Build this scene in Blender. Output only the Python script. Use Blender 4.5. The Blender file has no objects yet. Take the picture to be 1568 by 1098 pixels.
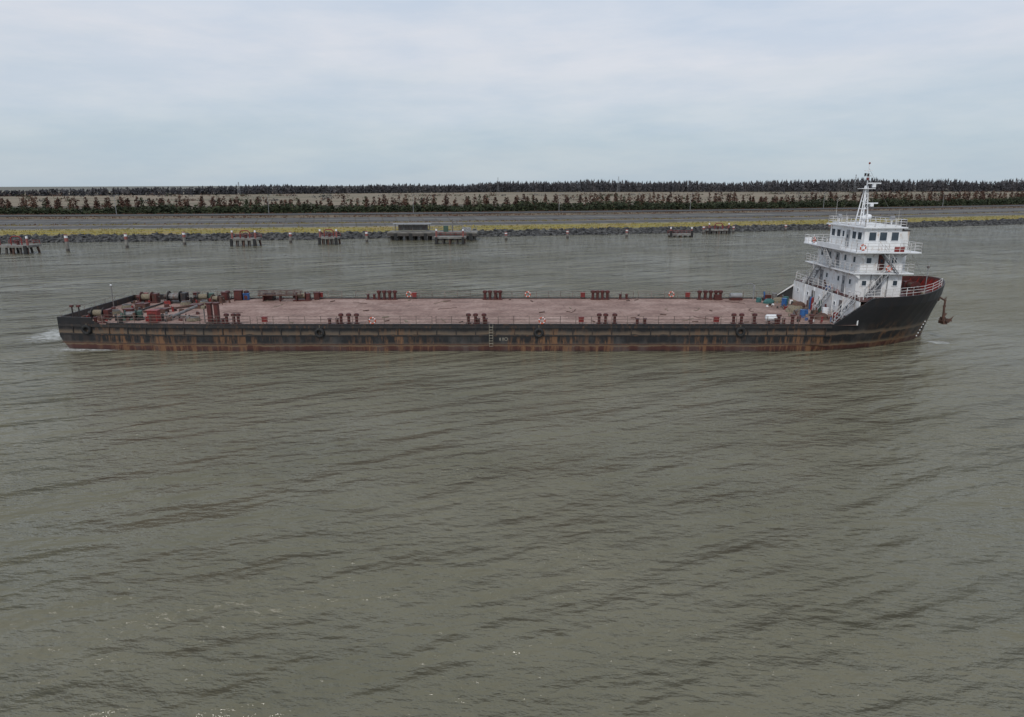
import bpy, math, random
from mathutils import Vector, Matrix
R=random.Random(7)
scene=bpy.context.scene
scene.view_settings.view_transform='Standard'
scene.view_settings.look='None'
scene.view_settings.exposure=0

# ---------------------------------------------------------------- materials
def newmat(name):
    m=bpy.data.materials.new(name); m.use_nodes=True
    nt=m.node_tree; b=nt.nodes['Principled BSDF']
    return m,nt,b
def N(nt,t,**k):
    n=nt.nodes.new(t)
    for a,v in k.items(): setattr(n,a,v)
    return n
def ramp(nt,stops,interp='LINEAR'):
    n=nt.nodes.new('ShaderNodeValToRGB'); cr=n.color_ramp; cr.interpolation=interp
    while len(cr.elements)<len(stops): cr.elements.new(0.5)
    for e,(p,c) in zip(cr.elements,stops):
        e.position=p; e.color=(c[0],c[1],c[2],1) if not isinstance(c,(int,float)) else (c,c,c,1)
    return n
def noise(nt,scale,detail=4,rough=.55,vec=None,mapscale=None,rot=None):
    n=nt.nodes.new('ShaderNodeTexNoise'); n.inputs['Scale'].default_value=scale
    n.inputs['Detail'].default_value=detail; n.inputs['Roughness'].default_value=rough
    if vec is None:
        g=nt.nodes.new('ShaderNodeNewGeometry'); vec=g.outputs['Position']
    if mapscale or rot:
        mp=nt.nodes.new('ShaderNodeMapping')
        if rot: 
            r=nt.nodes.new('ShaderNodeMapping'); r.inputs['Rotation'].default_value=rot
            nt.links.new(vec,r.inputs[0]); vec=r.outputs[0]
        if mapscale: mp.inputs['Scale'].default_value=mapscale
        nt.links.new(vec,mp.inputs[0]); vec=mp.outputs[0]
    nt.links.new(vec,n.inputs['Vector'])
    return n
def mixc(nt,fac,a,b,blend='MIX'):
    n=nt.nodes.new('ShaderNodeMix'); n.data_type='RGBA'; n.blend_type=blend
    if isinstance(fac,(int,float)): n.inputs[0].default_value=fac
    else: nt.links.new(fac,n.inputs[0])
    for i,x in ((6,a),(7,b)):
        if isinstance(x,tuple): n.inputs[i].default_value=(x[0],x[1],x[2],1)
        else: nt.links.new(x,n.inputs[i])
    return n.outputs[2]
def math_(nt,op,a,b=None,c=None):
    n=nt.nodes.new('ShaderNodeMath'); n.operation=op
    for i,x in enumerate((a,b,c)):
        if x is None: continue
        if isinstance(x,(int,float)): n.inputs[i].default_value=x
        else: nt.links.new(x,n.inputs[i])
    return n.outputs[0]
def objvec(nt):
    return nt.nodes.new('ShaderNodeNewGeometry').outputs['Position']
def simple(name,c1,c2=None,scale=1.5,rough=.6,rust=0.0,rustc=(.16,.06,.03),metal=0,bump=0,lo=.35,hi=.65):
    m,nt,b=newmat(name)
    if c2 is None: c2=tuple(x*.72 for x in c1)
    n=noise(nt,scale,3,.6)
    r=ramp(nt,[(lo,c1),(hi,c2)]); nt.links.new(n.outputs[0],r.inputs[0])
    col=r.outputs[0]
    if rust>0:
        n2=noise(nt,2.2,5,.7,mapscale=(1.3,1.3,.35))
        r2=ramp(nt,[(.62-rust*.25,0.),(.74-rust*.2,1.)]); nt.links.new(n2.outputs[0],r2.inputs[0])
        col=mixc(nt,r2.outputs[0],col,rustc)
    nt.links.new(col,b.inputs['Base Color']); b.inputs['Roughness'].default_value=rough
    b.inputs['Metallic'].default_value=metal
    if bump:
        bn=N(nt,'ShaderNodeBump'); bn.inputs['Distance'].default_value=bump
        nt.links.new(n.outputs[0],bn.inputs['Height']); nt.links.new(bn.outputs[0],b.inputs['Normal'])
    return m

M={}
M['white']=simple('white_paint',(.80,.81,.82),(.66,.66,.65),.9,.45,rust=.22,rustc=(.42,.29,.20))
M['whiteclean']=simple('white_paint_clean',(.80,.81,.83),(.68,.69,.70),1.2,.45)
M['red']=simple('dark_red_paint',(.10,.022,.018),(.06,.016,.014),3,.5,rust=.3,rustc=(.05,.03,.022))
M['brightred']=simple('red_paint',(.26,.03,.025),(.15,.022,.02),3,.5)
M['black']=simple('black_paint',(.018,.018,.020),(.035,.03,.028),2,.5,rust=.35,rustc=(.09,.05,.03))
M['rubber']=simple('rubber',(.012,.012,.013),(.03,.03,.03),5,.8)
M['glass']=simple('window_glass',(.03,.045,.06),(.06,.08,.10),.8,.08)
M['orange']=simple('orange_buoy',(.55,.09,.03),(.42,.07,.03),3,.5)
M['blue']=simple('blue_plastic',(.03,.12,.32),(.02,.07,.2),3,.4)
M['teal']=simple('teal_tarp',(.05,.16,.15),(.03,.10,.10),3,.7)
M['green']=simple('green_machine',(.05,.10,.07),(.03,.06,.05),3,.6)
M['steel']=simple('galv_steel',(.20,.20,.20),(.10,.09,.085),4,.5,rust=.3)
M['rail']=simple('rail_paint',(.26,.20,.17),(.10,.07,.06),2,.6)
M['railwhite']=simple('rail_white',(.68,.68,.68),(.5,.47,.45),3,.5)
M['rope']=simple('rope',(.26,.22,.15),(.14,.12,.09),8,.9)
M['rustbrown']=simple('rusted_steel',(.12,.06,.04),(.06,.035,.028),3,.8,bump=.02)
M['concrete']=simple('pier_concrete',(.25,.24,.22),(.13,.12,.11),.8,.9)
M['darkconcrete']=simple('wet_concrete',(.05,.045,.04),(.085,.075,.07),1.2,.8)
M['pilepink']=simple('pile_red_band',(.28,.09,.08),(.18,.07,.06),2,.7)
M['yellow']=simple('yellow_fence',(.50,.38,.05),(.38,.29,.06),1,.6)
M['rock']=simple('riprap_rock',(.11,.11,.108),(.032,.032,.034),.9,.9,lo=.4,hi=.6)
M['smokegrey']=simple('grey_paint',(.30,.31,.32),(.20,.20,.21),2,.5)
M['seaweed']=simple('old_ladder_rope',(.40,.37,.30),(.25,.22,.17),4,.9)

# deck : pinkish rusty dust
m,nt,b=newmat('deck_rust'); M['deck']=m
g=objvec(nt)
n1=noise(nt,.35,6,.65,g); n2=noise(nt,2.6,6,.75,g,mapscale=(1,1.6,1)); n3=noise(nt,.9,5,.7,g,mapscale=(.25,1.6,1))
r1=ramp(nt,[(.3,(.24,.145,.118)),(.5,(.36,.24,.20)),(.68,(.48,.345,.295))]); nt.links.new(n1.outputs[0],r1.inputs[0])
r2=ramp(nt,[(.35,(.30,.23,.20)),(.56,(1.,1.,1.))]); nt.links.new(n2.outputs[0],r2.inputs[0])
c=mixc(nt,.7,r1.outputs[0],r2.outputs[0],'MULTIPLY')
r3=ramp(nt,[(.52,0.),(.68,1.)]); nt.links.new(n3.outputs[0],r3.inputs[0])
c=mixc(nt,math_(nt,'MULTIPLY',r3.outputs[0],.6),c,(.15,.10,.08))
br=N(nt,'ShaderNodeTexBrick'); nt.links.new(g,br.inputs[0]); br.inputs['Scale'].default_value=1
br.inputs['Brick Width'].default_value=6; br.inputs['Row Height'].default_value=1.8; br.inputs['Mortar Size'].default_value=.035
br.inputs['Color1'].default_value=(1,1,1,1); br.inputs['Color2'].default_value=(.82,.80,.79,1); br.inputs['Mortar'].default_value=(.6,.55,.53,1)
c=mixc(nt,.8,c,br.outputs[0],'MULTIPLY')
nt.links.new(c,b.inputs['Base Color']); b.inputs['Roughness'].default_value=.85

# hull
m,nt,b=newmat('hull_paint'); M['hull']=m
g=objvec(nt); sx=N(nt,'ShaderNodeSeparateXYZ'); nt.links.new(g,sx.inputs[0])
nz=noise(nt,.8,5,.6,g,mapscale=(1,1,.1))
zz=math_(nt,'ADD',sx.outputs[2],math_(nt,'MULTIPLY',math_(nt,'SUBTRACT',nz.outputs[0],.5),.5))
f=math_(nt,'DIVIDE',zz,6.5)
r=ramp(nt,[(0,(.025,.012,.010)),(.035,(.058,.017,.014)),(.075,(.068,.025,.018)),(.09,(.18,.125,.075)),(.12,(.06,.048,.038)),(.15,(.011,.011,.013)),(.25,(.013,.013,.015)),(.27,(.15,.11,.075)),(.305,(.08,.062,.048)),(.33,(.010,.010,.012)),(1,(.010,.010,.013))])
nt.links.new(f,r.inputs[0])
low=ramp(nt,[(.16,1.),(.26,.7),(.33,.55),(.46,.05)]); nt.links.new(f,low.inputs[0])
n5=noise(nt,.4,5,.7,g,mapscale=(1,1,.5)); r5=ramp(nt,[(.50,0.),(.68,1.)]); nt.links.new(n5.outputs[0],r5.inputs[0])
c=mixc(nt,math_(nt,'MULTIPLY',math_(nt,'MULTIPLY',r5.outputs[0],.5),low.outputs[0]),r.outputs[0],(.11,.105,.10))
st=noise(nt,1.3,7,.75,g,mapscale=(1,1,.14)); rs=ramp(nt,[(.49,0.),(.58,1.)]); nt.links.new(st.outputs[0],rs.inputs[0])
big=noise(nt,.12,3,.6,g); rbg=ramp(nt,[(.42,.08),(.56,1.)]); nt.links.new(big.outputs[0],rbg.inputs[0])
fs_=math_(nt,'MULTIPLY',math_(nt,'MULTIPLY',rs.outputs[0],rbg.outputs[0]),low.outputs[0])
c=mixc(nt,math_(nt,'MULTIPLY',fs_,.95),c,(.185,.095,.047))
nt.links.new(c,b.inputs['Base Color']); b.inputs['Roughness'].default_value=.5

# ---------------------------------------------------------------- builder
class B:
    def __init__(s,name): s.n=name; s.v=[]; s.f=[]; s.mi=[]; s.sm=[]; s.mats=[]
    def mid(s,k):
        if k not in s.mats: s.mats.append(k)
        return s.mats.index(k)
    def add(s,vs,fs,k,smooth=False):
        o=len(s.v); s.v+= [tuple(v) for v in vs]; i=s.mid(k)
        for f in fs: s.f.append(tuple(o+a for a in f)); s.mi.append(i); s.sm.append(smooth)
    def box(s,c,d,k,rz=0,taper=1.0,rx=0):
        hx,hy,hz=d[0]/2,d[1]/2,d[2]/2; vs=[]
        for z in (-1,1):
            t=taper if z>0 else 1
            for x,y in((-1,-1),(1,-1),(1,1),(-1,1)): vs.append(Vector((x*hx*t,y*hy*t,z*hz)))
        mt=Matrix.Translation(c)@Matrix.Rotation(rz,4,'Z')@Matrix.Rotation(rx,4,'X')
        vs=[mt@v for v in vs]
        s.add(vs,[(3,2,1,0),(4,5,6,7),(0,1,5,4),(1,2,6,5),(2,3,7,6),(3,0,4,7)],k)
    def beam(s,p0,p1,w_,h,k):
        p0=Vector(p0);p1=Vector(p1); a=p1-p0; L=a.length; s.box((p0+p1)/2,(L,w_,h),k,math.atan2(a.y,a.x))
    def cyl(s,p0,p1,r0,k,r1=None,seg=10,caps=True):
        if r1 is None: r1=r0
        p0=Vector(p0);p1=Vector(p1); a=(p1-p0)
        if a.length<1e-6: return
        a.normalize(); u=a.orthogonal().normalized(); w=a.cross(u); vs=[]
        for p,r in((p0,r0),(p1,r1)):
            for i in range(seg):
                t=2*math.pi*i/seg; vs.append(p+u*(r*math.cos(t))+w*(r*math.sin(t)))
        s.add(vs,[(i,(i+1)%seg,seg+(i+1)%seg,seg+i) for i in range(seg)],k,True)
        if caps:
            s.add(vs,[tuple(range(seg-1,-1,-1)),tuple(range(seg,2*seg))],k)
    def tube(s,pts,r,k,seg=6):
        for a,b2 in zip(pts,pts[1:]): s.cyl(a,b2,r,k,seg=seg)
    def torus(s,c,axis,Rr,r,k,n=18,m_=8,k2=None):
        a=Vector(axis).normalized(); u=a.orthogonal().normalized(); w=a.cross(u); c=Vector(c); vs=[]
        for i in range(n):
            t=2*math.pi*i/n; d=u*math.cos(t)+w*math.sin(t)
            for j in range(m_):
                q=2*math.pi*j/m_; vs.append(c+d*(Rr+r*math.cos(q))+a*(r*math.sin(q)))
        for i in range(n):
            kk=k2 if (k2 and i%4==0) else k
            o=[]
            for j in range(m_):
                o.append((i*m_+j,((i+1)%n)*m_+j,((i+1)%n)*m_+(j+1)%m_,i*m_+(j+1)%m_))
            s.add([vs[x] for f in o for x in f],[(4*q,4*q+1,4*q+2,4*q+3) for q in range(m_)],kk,True)
    def ball(s,c,r,k,seg=8,rings=5,sc=(1,1,1),jit=0):
        vs=[];c=Vector(c)
        for i in range(rings+1):
            ph=math.pi*i/rings
            for j in range(seg):
                t=2*math.pi*j/seg; q=r*(1+jit*(R.random()-.5))
                vs.append(c+Vector((q*sc[0]*math.sin(ph)*math.cos(t),q*sc[1]*math.sin(ph)*math.sin(t),q*sc[2]*math.cos(ph))))
        fs=[(i*seg+j,(i+1)*seg+j,(i+1)*seg+(j+1)%seg,i*seg+(j+1)%seg) for i in range(rings) for j in range(seg)]
        s.add(vs,fs,k,jit==0)
    def rail(s,pts,h=.95,sp=1.6,n=3,r=.028,k='rail',rp=None):
        rp=rp or r*1.15
        for a,b2 in zip(pts,pts[1:]):
            a=Vector(a);b2=Vector(b2);L=(b2-a).length; c=max(1,round(L/sp))
            for i in range(c+1):
                p=a.lerp(b2,i/c); s.cyl(p,p+Vector((0,0,h)),rp,k,seg=5,caps=False)
            for j in range(n):
                z=Vector((0,0,h*(j+1)/n)); s.cyl(a+z,b2+z,r,k,seg=5,caps=False)
    def obj(s,parent=None,bevel=0):
        me=bpy.data.meshes.new(s.n); me.from_pydata(s.v,[],s.f)
        for k in s.mats: me.materials.append(M[k])
        me.polygons.foreach_set('material_index',s.mi); me.polygons.foreach_set('use_smooth',s.sm)
        me.update()
        o=bpy.data.objects.new(s.n,me); scene.collection.objects.link(o)
        if parent: o.parent=parent
        if bevel:
            bv=o.modifiers.new('bevel','BEVEL'); bv.width=bevel; bv.segments=1; bv.limit_method='ANGLE'
        return o
def empty(name):
    o=bpy.data.objects.new(name,None); scene.collection.objects.link(o); return o

# ---------------------------------------------------------------- world + sun
w=bpy.data.worlds.new('World'); scene.world=w; w.use_nodes=True; nt=w.node_tree
bg=nt.nodes['Background']; sky=N(nt,'ShaderNodeTexSky'); sky.sky_type='NISHITA'; sky.sun_disc=False
SE,SA=math.radians(42),math.radians(198)
sky.sun_elevation=SE; sky.sun_rotation=SA
tc=N(nt,'ShaderNodeTexCoord'); sp=N(nt,'ShaderNodeSeparateXYZ'); nt.links.new(tc.outputs['Generated'],sp.inputs[0])
nA=noise(nt,2.4,6,.55,tc.outputs['Generated'],mapscale=(1,1,7),rot=(0,math.radians(4),0))
nB=noise(nt,5,7,.6,tc.outputs['Generated'],mapscale=(1,1,4.5))
e=math_(nt,'ADD',sp.outputs[2],math_(nt,'MULTIPLY',math_(nt,'SUBTRACT',nA.outputs[0],.5),.15))
rr=ramp(nt,[(0,(4.9,5.7,6.4)),(.05,(5.15,6.0,6.7)),(.10,(5.8,6.5,7.25)),(.16,(6.8,7.15,7.85)),(.21,(6.3,6.9,7.85)),(.30,(5.6,6.45,7.7)),(1,(5.5,6.0,6.9))])
nt.links.new(e,rr.inputs[0])
rb=ramp(nt,[(.36,(.92,.95,.975)),(.62,(1.05,1.03,1.01))]); nt.links.new(nB.outputs[0],rb.inputs[0])
cl=mixc(nt,1.0,rr.outputs[0],rb.outputs[0],'MULTIPLY')
fin=mixc(nt,.94,sky.outputs[0],cl)
nt.links.new(fin,bg.inputs[0]); bg.inputs[1].default_value=.1
sd=bpy.data.lights.new('sun','SUN'); sd.energy=1.5; sd.angle=math.radians(10); sd.color=(1,.95,.88)
so=bpy.data.objects.new('sun',sd); scene.collection.objects.link(so)
dirv=Vector((math.sin(SA)*math.cos(SE),math.cos(SA)*math.cos(SE),math.sin(SE)))
so.rotation_euler=dirv.to_track_quat('Z','Y').to_euler()

# ---------------------------------------------------------------- camera
cd=bpy.data.cameras.new('camera'); cam=bpy.data.objects.new('camera',cd); scene.collection.objects.link(cam)
cd.sensor_width=36; cd.lens=24; cd.clip_end=20000; cam.location=(0,0,16.3)
cam.rotation_euler=(math.radians(90-14.28),0,0); scene.camera=cam

# ---------------------------------------------------------------- water
m,nt,b=newmat('river_water'); M['water']=m
g=objvec(nt)
wn=noise(nt,.035,3,.6,g,mapscale=(1,1.6,1)); wr=ramp(nt,[(.35,(.135,.127,.083)),(.65,(.175,.163,.113))]); nt.links.new(wn.outputs[0],wr.inputs[0])
nt.links.new(wr.outputs[0],b.inputs['Base Color']); b.inputs['Roughness'].default_value=.03; b.inputs['IOR'].default_value=1.38
h1=noise(nt,.14,2,.5,g,mapscale=(.5,1.6,1),rot=(0,0,math.radians(-26)))
h2=noise(nt,.55,2,.5,g,mapscale=(.55,1.45,1),rot=(0,0,math.radians(-18)))
h3=noise(nt,1.5,4,.58,g,mapscale=(.6,1.45,1),rot=(0,0,math.radians(6)))
patch=noise(nt,.05,2,.5,g); pr=ramp(nt,[(.35,.6),(.65,1.35)]); nt.links.new(patch.outputs[0],pr.inputs[0])
H=math_(nt,'ADD',math_(nt,'MULTIPLY',h1.outputs[0],2.0),math_(nt,'MULTIPLY',math_(nt,'ADD',math_(nt,'MULTIPLY',h2.outputs[0],.72),math_(nt,'MULTIPLY',h3.outputs[0],.34)),pr.outputs[0]))
bn=N(nt,'ShaderNodeBump'); bn.inputs['Strength'].default_value=1; bn.inputs['Distance'].default_value=1
nt.links.new(H,bn.inputs['Height']); nt.links.new(bn.outputs[0],b.inputs['Normal'])
W=B('river_water'); W.add([(-6000,-300,0),(8000,-300,0),(8000,6000,0),(-6000,6000,0)],[(0,1,2,3)],'water'); W.obj()

# ---------------------------------------------------------------- terrain
def yb(x):
    xc=max(-230,min(380,x)); y=236+.2405*xc+.000381*xc*xc
    return y+(x-xc)*(.2405+.000762*xc)-10
def groundmat(name,c1,c2,scale,scale2=None,ms=(1,1,1),c3=None):
    m,nt,b=newmat(name); g=objvec(nt)
    n=noise(nt,scale,6,.65,g,mapscale=ms); r=ramp(nt,[(.35,c1),(.62,c2)]); nt.links.new(n.outputs[0],r.inputs[0]); c=r.outputs[0]
    if c3:
        n2=noise(nt,scale2,4,.6,g,mapscale=ms); r2=ramp(nt,[(.5,0.),(.6,1.)]); nt.links.new(n2.outputs[0],r2.inputs[0]); c=mixc(nt,r2.outputs[0],c,c3)
    nt.links.new(c,b.inputs['Base Color']); b.inputs['Roughness'].default_value=.95; M[name]=m
groundmat('mud',(.07,.065,.055),(.10,.09,.075),.3)
groundmat('rockbed',(.04,.04,.04),(.08,.08,.078),.8)
groundmat('strip_grass',(.26,.215,.065),(.18,.16,.048),.25,.08,(1,1,1),(.25,.19,.08))
groundmat('bank_grass',(.17,.125,.08),(.09,.07,.045),.15,.05,(1,2,1),(.10,.07,.05))
groundmat('near_field',(.13,.09,.06),(.075,.06,.038),.05,.02,(1,3,1),(.06,.055,.03))
groundmat('field',(.25,.20,.14),(.19,.15,.10),.02,.006,(1,3,1),(.13,.115,.07))
groundmat('farland',(.17,.16,.13),(.12,.12,.10),.004)
for nm,cc,cb in (('concrete_a',(.082,.082,.083),(.13,.127,.122)),('concrete_b',(.20,.19,.175),(.25,.23,.21))):
    m,nt,b=newmat(nm); g=objvec(nt)
    n=noise(nt,.12,6,.7,g,mapscale=(.6,2,1)); r=ramp(nt,[(.35,cc),(.65,cb)]); nt.links.new(n.outputs[0],r.inputs[0])
    br=N(nt,'ShaderNodeTexBrick'); mp=N(nt,'ShaderNodeMapping'); mp.inputs['Rotation'].default_value=(0,0,-.24); nt.links.new(g,mp.inputs[0]); nt.links.new(mp.outputs[0],br.inputs[0])
    br.inputs['Scale'].default_value=1; br.inputs['Brick Width'].default_value=5; br.inputs['Row Height'].default_value=3; br.inputs['Mortar Size'].default_value=.22
    br.offset=0; br.inputs['Color1'].default_value=(1,1,1,1); br.inputs['Color2'].default_value=(.75,.75,.75,1); br.inputs['Mortar'].default_value=(.66,.6,.5,1)
    nt.links.new(mixc(nt,1.,r.outputs[0],br.outputs[0],'MULTIPLY'),b.inputs['Base Color']); b.inputs['Roughness'].default_value=.9; M[nm]=m
M['asphalt']=simple('asphalt',(.075,.075,.078),(.055,.055,.055),.2,.9)
rows=[(-90,-5,'mud'),(-1.5,-.6,'rockbed'),(0,0,'rockbed'),(5,1.4,'rockbed'),(6,1.5,'concrete_b'),(7.2,1.5,'strip_grass'),(30,2.0,'concrete_b'),(31.8,2.1,'concrete_a'),(37,2.7,'concrete_b'),(38.4,2.8,'bank_grass'),(41,3.0,'concrete_a'),(47,3.7,'concrete_b'),(48.5,3.8,'concrete_a'),(53,4.3,'bank_grass'),(57,4.8,'bank_grass'),(64,5.3,'bank_grass'),(72,5.35,'bank_grass'),(84,5.3,'bank_grass'),(98,4.8,'near_field'),(210,4.6,'field'),(420,4.6,'field'),(700,4.6,'field'),(1100,4.6,'farland'),(2500,4.5,'farland'),(7000,4,'farland')]
xs=[-3000,-1800,-1200]+[x for x in range(-900,1500,20)]+[1800,2400,3200,4500,7000]
T=B('ground'); vs=[];nr=len(rows)
for x in xs:
    for (d,z,k) in rows:
        jz=(R.random()-.5)*.12 if 5<d<90 else 0
        vs.append((x,yb(x)+d,z+jz))
for i in range(nr): T.mid(rows[i][2])
T.v=vs
for i in range(len(xs)-1):
    for j in range(nr-1):
        T.f.append((i*nr+j,(i+1)*nr+j,(i+1)*nr+j+1,i*nr+j+1)); T.mi.append(T.mid(rows[j][2])); T.sm.append(False)
T.obj()
def gz(d):
    for (a,za,_),(b2,zb,_) in zip(rows,rows[1:]):
        if a<=d<=b2: return za+(zb-za)*(d-a)/(b2-a)
    return 4.5
Rd=B('levee_road')
xr=[x for x in range(-900,1500,20)]
vs=[]
for x in xr: vs+= [(x,yb(x)+59,gz(59)+.16),(x,yb(x)+64.5,gz(64.5)+.16)]
Rd.add(vs,[(2*i,2*i+2,2*i+3,2*i+1) for i in range(len(xr)-1)],'asphalt'); Rd.obj()
K=B('riprap_rocks')
for i in range(5200):
    x=R.uniform(-260,480); d=R.uniform(-.8,5.6); s=R.uniform(.35,1.0)
    K.ball((x,yb(x)+d,gz(d)+.1),s,'rock',seg=5,rings=3,sc=(R.uniform(.8,1.3),R.uniform(.7,1.2),R.uniform(.5,.8)),jit=.7)
K.obj()
F=B('yellow_fence'); x=-240
while x<330:
    F.rail([(x,yb(x)+7.6,1.5),(x+12,yb(x+12)+7.6,1.5)],h=1.2,sp=3,n=2,r=.06,k='yellow'); x+=12
F.obj()

# ---------------------------------------------------------------- vegetation
def leafmat(name,a,b_,s=.5):
    M[name]=simple(name,a,b_,s,.9,lo=.38,hi=.6)
leafmat('redwood_a',(.090,.042,.027),(.055,.028,.019)); leafmat('redwood_b',(.13,.068,.042),(.08,.043,.028))
leafmat('shrub_dark',(.016,.026,.010),(.032,.040,.016)); leafmat('shrub_olive',(.042,.052,.019),(.028,.036,.014))
leafmat('hazed_tree_a',(.062,.062,.070),(.045,.045,.052),.05); leafmat('hazed_tree_b',(.085,.080,.084),(.06,.057,.062),.05)  # blue-grey distance haze is mixed into these tree colours
leafmat('tuft',(.24,.20,.08),(.17,.15,.05),.3)
def tri(bd,c,s,k,up=1.0):
    d=[Vector((R.uniform(-1,1),R.uniform(-1,1),R.uniform(-1,1)*up))*s for _ in range(3)]
    bd.add([Vector(c)+q for q in d],[(0,1,2)],k)
def hscale(x):  # trees on the upstream (left) part of the levee are lower
    return .8+.2*max(0,min(1,(x+200)/330))
def conifer(bd,x,y,z,h,rad,k,n=90):
    bd.cyl((x,y,z),(x,y,z+h*.97),.16,'redwood_a',r1=.04,seg=5,caps=False)
    for i in range(n):
        t=R.random()**.95; zz=z+h*(.06+.9*t); rr=rad*(1-t)**.65*math.sqrt(R.random())+.05; a=R.uniform(0,6.28)
        tri(bd,(x+rr*math.cos(a),y+rr*math.sin(a),zz),1.0*(1-.5*t),k,.9)
C=B('metasequoia_tree_row'); x=-360
while x<640:
    g2=math.sin(x*.031+.6)+.5*math.sin(x*.083)
    for dd,p in ((84,.96),(91,.8),(98,.6)):
        if R.random()<p:
            h=R.uniform(6.2,8.4)*(1 if g2>-.9 else .8)*hscale(x); conifer(C,x+R.uniform(-1.4,1.4),yb(x)+dd+R.uniform(-1.2,1.2),gz(dd)-.1,h,h*.25,R.choice(['redwood_a','redwood_a','redwood_b']) if dd<95 else R.choice(['redwood_a','shrub_olive']),100)
    x+=R.uniform(3.6,5.4)
C.obj()
def bush(bd,x,y,z,r,h,k,n):
    for i in range(n):
        a=R.uniform(0,6.28); rr=r*math.sqrt(R.random()); t=R.random()
        tri(bd,(x+rr*math.cos(a),y+rr*math.sin(a)*.8,z+h*t*math.sqrt(max(.05,1-(rr/r)**2))),.85,k,.8)
S=B('hedge_shrub_row'); x=-360
while x<640:
    g1=math.sin(x*.045)+.6*math.sin(x*.13+1)
    for dd in (71,74.5,78):
        h=(R.uniform(3.1,4.0)+(1.1 if g1>.6 else 0)-(.8 if g1<-1.1 else 0))*hscale(x)
        bush(S,x+R.uniform(-1,1),yb(x)+dd,gz(dd)-.1,R.uniform(1.8,2.6),h,'shrub_dark' if R.random()<.74 else 'shrub_olive',62)
    x+=R.uniform(1.9,2.8)
S.obj()
Fr=B('distant_tree_line')
def yf(x): return 1150+(.8 if x<0 else .1)*max(x,-620)
def hf(x):
    if x<-540: return 8
    if x<0: return 8+(x+540)/540*11.5
    return 19.5+min(1,x/930)*6.5
x=-900
while x<1500:
    for row in range(2):
        y=yf(x)+row*25+R.uniform(-8,8); mod=.88+.08*math.sin(x*.013)+.06*math.sin(x*.041+2)
        h=hf(x)*mod*R.uniform(.8,1.1); k=R.choice(['hazed_tree_a','hazed_tree_a','hazed_tree_b']); r=h*.16
        z=4.4
        Fr.add([(x-.2,y,z),(x+.2,y,z),(x,y,z+h)],[(0,1,2)],k)
        for i in range(18):
            t=R.random(); rr=r*(1-t*.75)*R.uniform(-1,1)
            s=R.uniform(.9,1.9)
            Fr.add([(x+rr-s*.5,y+R.uniform(-1,1),z+h*t*.8),(x+rr+s*.5,y+R.uniform(-1,1),z+h*t*.8),(x+rr*1.25+R.uniform(-.3,.3),y,z+h*min(1,t*.8+R.uniform(.12,.3)))],[(0,1,2)],k)
        for i in range(14):
            tri(Fr,(x+R.uniform(-2.5,2.5),y,z+R.uniform(0,h*.72)),2.0+h*.05,k,1)
    x+=R.uniform(1.5,2.7)
Fr.obj()
Mf=B('field_tree_mass')
for i in range(420):
    x=R.uniform(-650,1100); dd=R.choice([R.uniform(180,620),R.gauss(330,8),R.gauss(540,10)]); y=yb(x)+dd; h=R.uniform(1.4,3.4)
    k=R.choice(['hazed_tree_a','redwood_b','shrub_olive','redwood_a'])
    for j in range(30): 
        t=R.random(); tri(Mf,(x+R.uniform(-1,1)*h*1.9,y+R.uniform(-1,1),4.6+h*t*t),.9,k)
Mf.obj()
G=B('bank_grass_tufts')
for i in range(6500):
    x=R.uniform(-240,420); d=R.choice([R.uniform(7.8,30),R.uniform(7.8,30),R.uniform(53,58),R.uniform(38,41),R.uniform(65,70)]); s=R.uniform(.25,.6)
    y=yb(x)+d
    for q in range(3):
        a=R.uniform(-1,1)*s
        G.add([(x+a-.15,y,gz(d)-.05),(x+a+.15,y+.1,gz(d)-.05),(x+a*1.6,y,gz(d)+s)],[(0,1,2)],'tuft' if d<40 else 'redwood_b')
G.obj()

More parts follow.
